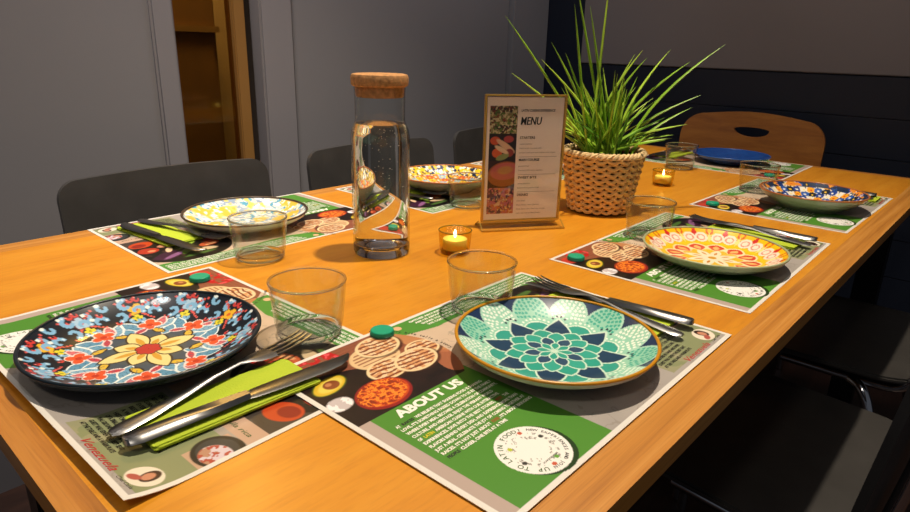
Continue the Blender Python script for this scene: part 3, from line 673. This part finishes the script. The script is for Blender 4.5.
for head, lines in (('STARTERS', 3), ('MAIN COURSE', 2), ('SWEET BITE', 2), ('DRINKS', 4)):
    T.add(text_geo(head, 6, 60, yy, 0, offset=.16, width=5.6*len(head)*.62), 0); yy -= 10
    for q in range(lines):
        T.add(text_geo(' '.join(rn.choice(['mini arepas', 'corn and cheese', 'black beans', 'sweet plantain', 'lime and chili', 'coconut milk', 'slow beef', 'passion fruit']) for _ in range(1 if q == 0 else 2 if q % 2 else 3)), 4, 60, yy, 0), 1); yy -= 7.5
    if head != 'DRINKS': T.V.append(np.array([[60, yy+1], [130, yy+1], [130, yy+1.5], [60, yy+1.5]])); T.F.append(tuple(range(T.n, T.n+4))); T.M.append(1); T.n += 4
    yy -= 6
T.V = [np.c_[(v[:, 0])/1000-(MW-.003)/2, v[:, 1]/1000+zb+.0015] for v in T.V]
V_ = np.concatenate(T.V); me = bpy.data.meshes.new('lettering'); me.from_pydata([(a, -.0009, b) for a, b in V_], [], T.F)
for m in (pm('menu_ink', '#20241c', .5), pm('menu_ink_small', '#7a6a5e', .5)): me.materials.append(m)
me.polygons.foreach_set('material_index', T.M); me.update(); obj('lettering', me, None, card)

# ================================================================== POTTED PLANT
pp = empty('potted_plant', (1.042, .458, TZ+.0005)); tag(pp, 'green grassy chive-like plant in a woven straw basket', 'plant')
m_straw = pm('straw_rope', '#f0c47c', .75, vary=.18, vscale=60, bump=.5, bscale=400)
m_liner = pm('basket_liner', '#5a3c20', .9)
BH, BR0, BR1 = .118, .056, .0765
brad = lambda z: BR0+(BR1-BR0)*(z/BH)**.9
bk = obj('basket', lathe_me('basket', [(0, .002), (BR0-.006, .002), (BR0-.004, .006), (brad(.06)-.005, .06), (BR1-.005, BH-.006), (BR1-.009, BH-.006), (BR1-.010, BH-.02), (0, BH-.022)], 48, 60), m_liner, pp)
NR, NW = 9, 10
for i in range(NR):
    z0 = .0100+(BH-.018)*i/(NR-1); R0 = brad(z0)
    for s in (0, 1):
        pts = []
        n = NW*10
        for k in range(n+1):
            a = 2*math.pi*k/n; ph = NW*a+(math.pi if s else 0)+math.pi*(i % 2)
            pts.append(((R0+.0016*math.cos(ph*1.0+1.57))*math.cos(a), (R0+.0016*math.cos(ph+1.57))*math.sin(a), z0+.0048*math.sin(ph)))
        obj('woven_strand', tube_me('woven_strand', pts, .0043, 6, .8), m_straw, bk)
for s in (0, 1, 2):
    pts = []
    for k in range(241):
        a = 2*math.pi*k/240; ph = 16*a+s*2*math.pi/3; pts.append(((BR1+.0035*math.cos(ph))*math.cos(a), (BR1+.0035*math.cos(ph))*math.sin(a), BH-.001+.0035*math.sin(ph)))
    obj('rim_braid', tube_me('rim_braid', pts, .0036, 6), pm('straw_pale', '#e6c690', .75, vary=.12, vscale=60), bk)
obj('soil', lathe_me('soil', [(BR1-.009, BH-.022), (.05, BH-.016), (.02, BH-.012), (0, BH-.011)], 32, 60), pm('potting_soil', '#2a1c12', .95, bump=.8, bscale=150), pp)
m_leaf = [pm('leaf_green', '#7fab28', .42, vary=.22, vscale=30, **{'Subsurface Weight': .0}), pm('leaf_bright', '#a6c840', .42, vary=.2, vscale=30), pm('leaf_deep', '#558524', .45, vary=.2, vscale=30)]
rnd = random.Random(21); vr = Vector((rt.x, rt.y, 0)); vf = Vector((fwd.x, fwd.y, 0)).normalized()
def blade(tx, tz, td, r0=.0034, bend=.0, mi=0, bx=None, bd=None):
    "one leaf from the soil to a tip at (tx across, td deep, tz up)"
    bx = tx*.10+rnd.uniform(-.03, .03) if bx is None else bx; bd = rnd.uniform(-.035, .035) if bd is None else bd
    z0 = BH-.016; b = vr*bx+vf*bd; t = vr*tx+vf*td; pts = []; rad = []
    for k in range(9):
        q = k/8; e = q**(1.0+bend); p = b*(1-e)+t*e; z = z0+(tz-z0)*(q**(1-.35*bend) if bend > 0 else q); pts.append((p.x, p.y, z)); rad.append(max(.0003, r0*(1-.15*q)*(1-q**5)))
    obj('leaf', tube_me('leaf', pts, rad, 6, .6), m_leaf[mi], pp)
# long leaves that stand out against the wall: tip across / up (m) from the foot of the basket
for tx, tz, td, be in ((-.205, .362, 0, .12), (-.189, .261, 0, .3), (-.134, .286, -.01, .35), (-.115, .317, .01, .25), (-.086, .299, .02, .25), (-.079, .385, 0, .05), (-.079, .430, .01, .05), (-.052, .381, -.01, .05), (-.018, .450, 0, .0), (-.034, .330, .02, .1),
                       (.050, .308, -.02, .5), (.070, .294, .02, .5), (.041, .300, .0, .4), (.110, .310, .01, .5), (.146, .289, 0, .5), (.207, .321, 0, .5), (.179, .228, .01, .6), (.158, .206, -.01, .6), (.122, .156, -.03, .6), (.093, .180, -.03, .6), (.100, .217, .02, .5), (.02, .26, -.02, .3)):
    blade(tx, tz, td, .0047, be, rnd.choice((0, 1, 0)))
for i in range(88):
    a = max(-1.0, min(1.25, rnd.gauss(.12, .62))); l = rnd.uniform(.07, .175)*(1-.10*abs(a)); td = rnd.uniform(-.10, .10)
    blade(math.sin(a)*l*1.1-.01, BH-.016+math.cos(a)*l, td, rnd.uniform(.0032, .0047), abs(a)*.5, rnd.choice((0, 1, 2, 0, 1)))

# ================================================================== TEA LIGHTS
m_amber = thin_glass('amber_votive', (.90, .77, .24), 1.2); m_wax = pm('candle_wax', '#efdfa6', .5, **{'Subsurface Weight': .15}); m_flame = emit('flame', (1, .78, .42), 22); m_ambs = pm('amber_rim', '#7a6314', .15, coat=.5)
def make_candle():
    o = empty('tealight_holder', (0, 0, 0)); R_, h = .0255, .036; n = 24; V2, F2 = [], []
    prof = [(.020, .0005), (.0225, .003), (.0240, .015), (R_, h)]
    for r, z in prof:
        for i in range(n*4): a = 2*math.pi*i/(n*4); q = r*(1+.022*math.cos(a*n)); V2.append((q*math.cos(a), q*math.sin(a), z))
    N = n*4
    for k in range(3):
        for i in range(N): F2.append((k*N+i, k*N+(i+1) % N, (k+1)*N+(i+1) % N, (k+1)*N+i))
    obj('ribbed_glass', mesh('ribbed_glass', V2, F2, 80), m_amber, o)
    obj('glass_floor', lathe_me('glass_floor', [(0, .0006), (.020, .0006), (.0218, .004), (.021, .0055), (0, .005)], 32, 60), m_amber, o)
    obj('rim', lathe_me('rim', [(R_+.0009*math.cos(q), h+.0009*math.sin(q)) for q in np.linspace(0, 6.283, 7)[:-1]], 64, 180, True), m_ambs, o)
    wx = obj('wax', lathe_me('wax', [(0, .006), (.0185, .006), (.0192, .008), (.0192, .021), (.0185, .0222), (.0170, .0215), (0, .0212)], 40, 50), m_wax, o)
    obj('wick', tube_me('wick', [(0, 0, .021), (.0003, 0, .025)], .0006, 5), pm('wick_black', '#1a1410', .9), wx)
    obj('flame', lathe_me('flame', [(0, .0225), (.0018, .0245), (.0026, .0270), (.0019, .0310), (.0007, .0350), (0, .0370)], 16, 180), m_flame, o)
    return o
c1 = make_candle(); c2 = copy_tree(c1)
c1.location = (.624, .471, TZ+.0005); tag(c1, 'amber glass tealight holder with lit candle in front of the menu stand', 'candle', 'amber tealights')
c2.location = (1.374, .475, TZ+.0005); tag(c2, 'amber glass tealight holder with lit candle behind the plant basket', 'candle', 'amber tealights')

# ================================================================== NAPKINS AND CUTLERY
m_steel = pm('brushed_steel', '#8f8e8d', .32, 1.0); m_blade = pm('knife_steel', '#83827f', .28, 1.0)
m_nap = pm('lime_napkin', '#b5c92c', .8, bump=.25, bscale=500)
def strip_me(name, path, thick):
    "path: list of (x, halfwidth, z[, ycentre]); a flat bar with thickness"
    V2, F2 = [], []
    for p in path:
        x, wd, z = p[:3]; yc = p[3] if len(p) > 3 else 0
        V2 += [(x, yc-wd, z), (x, yc-wd*.6, z+thick), (x, yc+wd*.6, z+thick), (x, yc+wd, z), (x, yc+wd*.6, z-thick*.4), (x, yc-wd*.6, z-thick*.4)]
    n = len(path)
    for i in range(n-1):
        for k in range(6): F2.append((i*6+k, i*6+(k+1) % 6, (i+1)*6+(k+1) % 6, (i+1)*6+k)[::-1])
    F2.append(tuple(range(6))); F2.append(tuple(range((n-1)*6, n*6))[::-1])
    return mesh(name, V2, F2, 50)
def make_fork():
    f = obj('fork', strip_me('fork', [(0, .0035, .0012), (.004, .0075, .0014), (.012, .0088, .0018), (.035, .0080, .0025), (.07, .0052, .0045), (.10, .0034, .0075), (.128, .0032, .0085), (.138, .0055, .0078), (.147, .0100, .0064), (.158, .0117, .0052), (.168, .0118, .0044)], .0018), m_steel)
    for y in (-.0099, -.0034, .0034, .0099):
        s = 1 if y > 0 else -1; ins = .0008*s
        obj('tine', strip_me('tine', [(.167, .0020, .0044, y), (.180, .0018, .0040, y), (.200, .0015, .0046, y-ins*.5), (.212, .0011, .0062, y-ins), (.2165, .0004, .0074, y-ins)], .0013), m_steel, f)
    return f
def make_knife():
    k = obj('knife', strip_me('knife', [(0, .004, .0030), (.003, .0082, .0030), (.012, .0098, .0030), (.04, .0092, .0032), (.08, .0078, .0034), (.098, .0066, .0035), (.104, .0060, .0035)], .0042), m_steel)
    obj('blade', strip_me('blade', [(.103, .0062, .0036, .0), (.112, .0085, .0034, .001), (.14, .0098, .0032, .001), (.18, .0100, .003, .001), (.198, .0088, .0028, .002), (.210, .0058, .0027, .0045), (.217, .0015, .0026, .0085)], .0012), m_blade, k)
    return k
def make_napkin(L=.155, W=.062):
    n = obj('napkin', prism_me('napkin', rrect(L, W, .003, 3), .0, .0014, .0003), m_nap)
    for i, (dx, dw) in enumerate(((.0015, .001), (-.001, .002))): obj('fold', prism_me('fold', [(x+dx, y+(.0005 if i else -.0008)) for x, y in rrect(L-.002, W-dw, .003, 3)], .0014+.0011*i, .0025+.0011*i, .0003), m_nap, n)
    return n
fork0, knife0, nap0 = make_fork(), make_knife(), make_napkin()
first = True
def place_set(fork, knife, nap, who, tilt=0, dz=0):
    global first
    f, k, n = (fork0, knife0, nap0) if first else (copy_tree(fork0), copy_tree(knife0), copy_tree(nap0)); first = False
    for o, a, z, nm, cat, g in ((f, fork, .0062, 'steel fork', 'fork', 'steel forks on napkins'), (k, knife, .0062, 'steel table knife', 'knife', 'steel knives on napkins')):
        (x0, y0), (x1, y1) = a; o.location = (x0, y0, TZ+z+dz); o.rotation_euler = (0, 0, math.atan2(y1-y0, x1-x0)); tag(o, nm+' '+who, cat, g)
    (cx, cy), ang = nap; n.location = (cx, cy, TZ+.0014+dz); n.rotation_euler = (0, 0, ang); tag(n, 'folded lime green napkin '+who, 'napkin', 'lime green napkins')
place_set(((.0560, .3280), (.2706, .3650)), ((.0580, .3060), (.2726, .2927)), ((.152, .3175), -.03), 'beside the dark flowered plate at the near end', dz=.0013)
place_set(((.5640, .0760), (.5900, .3074)), ((.6020, .0800), (.5790, .2900)), ((.572, .178), math.radians(92)), 'tucked beyond the teal petal plate', dz=.0013)
place_set(((.3451, .9555), (.3830, .7700)), ((.3100, .9350), (.3360, .7108)), ((.340, .872), math.radians(-84)), 'left of the cream yellow-flecked plate')
place_set(((1.060, .0700), (1.0880, .2800)), ((1.097, .0700), (1.0950, .2800)), ((1.068, .165), math.radians(88)), 'beyond the yellow plate')
place_set(((.845, .940), (.870, .770)), ((.815, .940), (.830, .720)), ((.845, .860), math.radians(-85)), 'behind the water bottle')
place_set(((1.565, .0700), (1.590, .280)), ((1.600, .070), (1.600, .280)), ((1.585, .140), math.radians(90)), 'beyond the deep blue mosaic plate')
place_set(((1.935, .640), (1.735, .655)), ((1.935, .672), (1.725, .680)), ((1.85, .655), 0), 'left of the plain blue plate')

# ================================================================== TEAL BOTTLE CAPS
m_cap = pm('teal_plastic', '#12a07a', .4)
def make_cap():
    R_ = .0128; n = 60; V2, F2 = [], []
    prof = [(R_*1.0, 0, 1), (R_*1.0, .0052, 1), (R_*.985, .0056, 0), (R_*.93, .0062, 0)]
    for r, z, kn in prof:
        for i in range(n*2): a = 2*math.pi*i/(n*2); q = r+(.00025*(1 if i % 2 else -1) if kn else 0); V2.append((q*math.cos(a), q*math.sin(a), z))
    N = n*2
    for k in range(3):
        for i in range(N): F2.append((k*N+i, k*N+(i+1) % N, (k+1)*N+(i+1) % N, (k+1)*N+i))
    F2.append(tuple(range(3*N, 4*N))); F2.append(tuple(range(N))[::-1])
    o = obj('bottle_cap', mesh('bottle_cap', V2, F2, 40), m_cap)
    obj('safety_ring', lathe_me('safety_ring', [(R_+.0002, .0004), (R_+.0006, .0006), (R_+.0006, .0016), (R_+.0002, .0018)], 48, 60), pm('teal_plastic_dark', '#0a6a54', .45), o)
    return o
cap0 = make_cap()
for i, (x, y, dz, lb) in enumerate(((.3406, .3239, .0013, 'teal plastic bottle cap next to the printed arepas, near the teal petal plate'), (.2835, .6247, 0, 'teal plastic bottle cap behind the dark flowered plate'), (*on_mat(3, 40, 270), 0, 'teal plastic bottle cap hidden behind the water bottle'),
        (.7298, .316, 0, 'teal plastic bottle cap on the mat of the yellow plate'), (1.2564, .3085, 0, 'teal plastic bottle cap on the mat of the deep blue mosaic plate'), (*on_mat(7, 40, 270), 0, 'teal plastic bottle cap on the far mat, seen through a tumbler'))):
    o = cap0 if i == 0 else copy_tree(cap0); o.location = (x, y, TZ+.0011+dz); tag(o, lb, 'bottle cap', 'teal bottle caps on the mats')

# ================================================================== CHAIRS
m_black = pm('black_laminate', '#3c3a38', .38, bump=.15, bscale=60, vary=.12, vscale=20); m_chrome = pm('chrome', '#c9c9cc', .12, 1.0)
m_chairwood = wood('chair_plywood', '#7c4818', '#8c551e', '#9a6226', (3, 3, 20), .4, .6)
def panel_me(name, w, h, th, rtop, rbot, hole=None, nx=28, curve=.02, lean=0, arch=.003):
    "curved plywood back: outline in x/z, bowed in y"
    out = []
    for i in range(9): a = math.pi/2*i/8; out.append((w/2-rtop+rtop*math.cos(a), h-rtop+rtop*math.sin(a)))
    for i in range(1, 14): t = i/14; out.append((w/2-rtop-(w-2*rtop)*t, h+arch*math.sin(math.pi*t)))
    for i in range(9): a = math.pi/2+math.pi/2*i/8; out.append((-w/2+rtop+rtop*math.cos(a), h-rtop+rtop*math.sin(a)))
    for i in range(9): a = math.pi+math.pi/2*i/8; out.append((-w/2+rbot+rbot*math.cos(a), rbot+rbot*math.sin(a)))
    for i in range(1, 14): t = i/14; out.append((-w/2+rbot+(w-2*rbot)*t, 0))
    for i in range(9): a = 1.5*math.pi+math.pi/2*i/8; out.append((w/2-rbot+rbot*math.cos(a), rbot+rbot*math.sin(a)))
    bm = bmesh.new(); ov = [bm.verts.new((x, 0, z)) for x, z in out]; es = [bm.edges.new((ov[i], ov[(i+1) % len(ov)])) for i in range(len(ov))]
    if hole:
        hv = [bm.verts.new((x, 0, z)) for x, z in hole]; es += [bm.edges.new((hv[i], hv[(i+1) % len(hv)])) for i in range(len(hv))]
    bmesh.ops.triangle_fill(bm, use_beauty=True, edges=es)
    r = bmesh.ops.extrude_face_region(bm, geom=bm.faces[:])
    for v in [g for g in r['geom'] if isinstance(g, bmesh.types.BMVert)]: v.co.y += th
    for v in bm.verts: v.co.y += curve*(1-(2*v.co.x/w)**2)-lean*v.co.z
    bmesh.ops.recalc_face_normals(bm, faces=bm.faces[:])
    me = bpy.data.meshes.new(name); bm.to_mesh(me); bm.free(); smooth(me, 35); return me
def make_chair(seat_z=.455, back0=.500, backh=.235, w=.43, mat=None, hole=None, frame=None, rtop=.038, arch=.003):
    "origin on the floor under the seat centre; faces +y; the back is at -y"
    c = empty('dining_chair', (0, 0, 0)); mat = mat or m_black; frame = frame or m_chrome
    s = prism_me('seat', rrect(w, .40, .09, 8), -.006, .006, .004)
    for v in s.vertices: v.co.z += .010*((2*v.co.x/w)**2)-.02*max(0, v.co.y-.12)/.08
    obj('seat', s, mat, c, (0, 0, seat_z))
    b = obj('backrest', panel_me('backrest', w+.02, backh, .011, rtop, .06, hole, curve=-.022, lean=.12, arch=arch), mat, c, (0, -.190, back0))
    for sx in (-1, 1):
        obj('screw', lathe_me('screw', [(0, .002), (.0035, .0018), (.005, 0)], 12, 60), m_chrome, b, (sx*.13, -.036-.004, .06)).rotation_euler[0] = math.pi/2
        x = sx*(w/2-.035); xo = sx*(w/2-.012)
        obj('back_upright', tube_me('back_upright', smooth_path([(x, .05, seat_z-.018), (x, -.10, seat_z-.018), (x, -.165, seat_z-.010), (x, -.195, seat_z+.035), (x*.95, -.212, back0+.02), (x*.95, -.235, back0+backh*.62)]), .0095, 10), frame, c)
        obj('leg', tube_me('leg', smooth_path([(x, .10, seat_z-.018), (x, .155, seat_z-.022), (xo, .185, seat_z-.06), (xo+sx*.012, .20, .22), (xo+sx*.02, .21, .004)]), .0105, 10), frame, c)
        obj('leg', tube_me('leg', smooth_path([(x, -.08, seat_z-.020), (xo, -.12, seat_z-.05), (xo+sx*.012, -.17, .22), (xo+sx*.02, -.21, .004)]), .0105, 10), frame, c)
    obj('cross_bar', tube_me('cross_bar', [(-(w/2-.035), .10, seat_z-.022), (w/2-.035, .10, seat_z-.022)], .008, 8), frame, c)
    obj('cross_bar', tube_me('cross_bar', [(-(w/2-.035), -.08, seat_z-.022), (w/2-.035, -.08, seat_z-.022)], .008, 8), frame, c)
    return c
ch0 = make_chair(backh=.295)
chairs = [((.512, .960), math.pi, 'black chair behind the cream yellow-flecked plate, in front of the amber pane', 1), ((1.078, .960), math.pi, 'black chair behind the water bottle on the far side', 1), ((1.658, .988), math.pi, 'black chair partly hidden by the menu stand, farthest along the grey wall', 1),
          ((.925, .058), -.10, 'black chair pushed under the near right table edge, its seat half lit', 1), ((1.500, .085), 0, 'black chair with shiny chrome frame, farther along the right table edge', 1)]
for i, ((x, y), rz, lb, _) in enumerate(chairs):
    o = ch0 if i == 0 else copy_tree(ch0); o.location = (x, y, 0); o.rotation_euler[2] = rz; tag(o, lb, 'chair', 'black dining chairs with chrome legs')
hole = [(.058*math.cos(a), .308+.024*math.sin(a)*(1 if math.sin(a) < 0 else .35)) for a in np.linspace(0, 2*math.pi, 25)[:-1]]
ch7 = make_chair(backh=.352, w=.45, mat=m_chairwood, hole=hole, rtop=.075, arch=.014); ch7.location = (1.985, .555, 0); ch7.rotation_euler[2] = math.pi/2
tag(ch7, 'brown plywood chair with a handle hole at the far end of the table', 'chair')
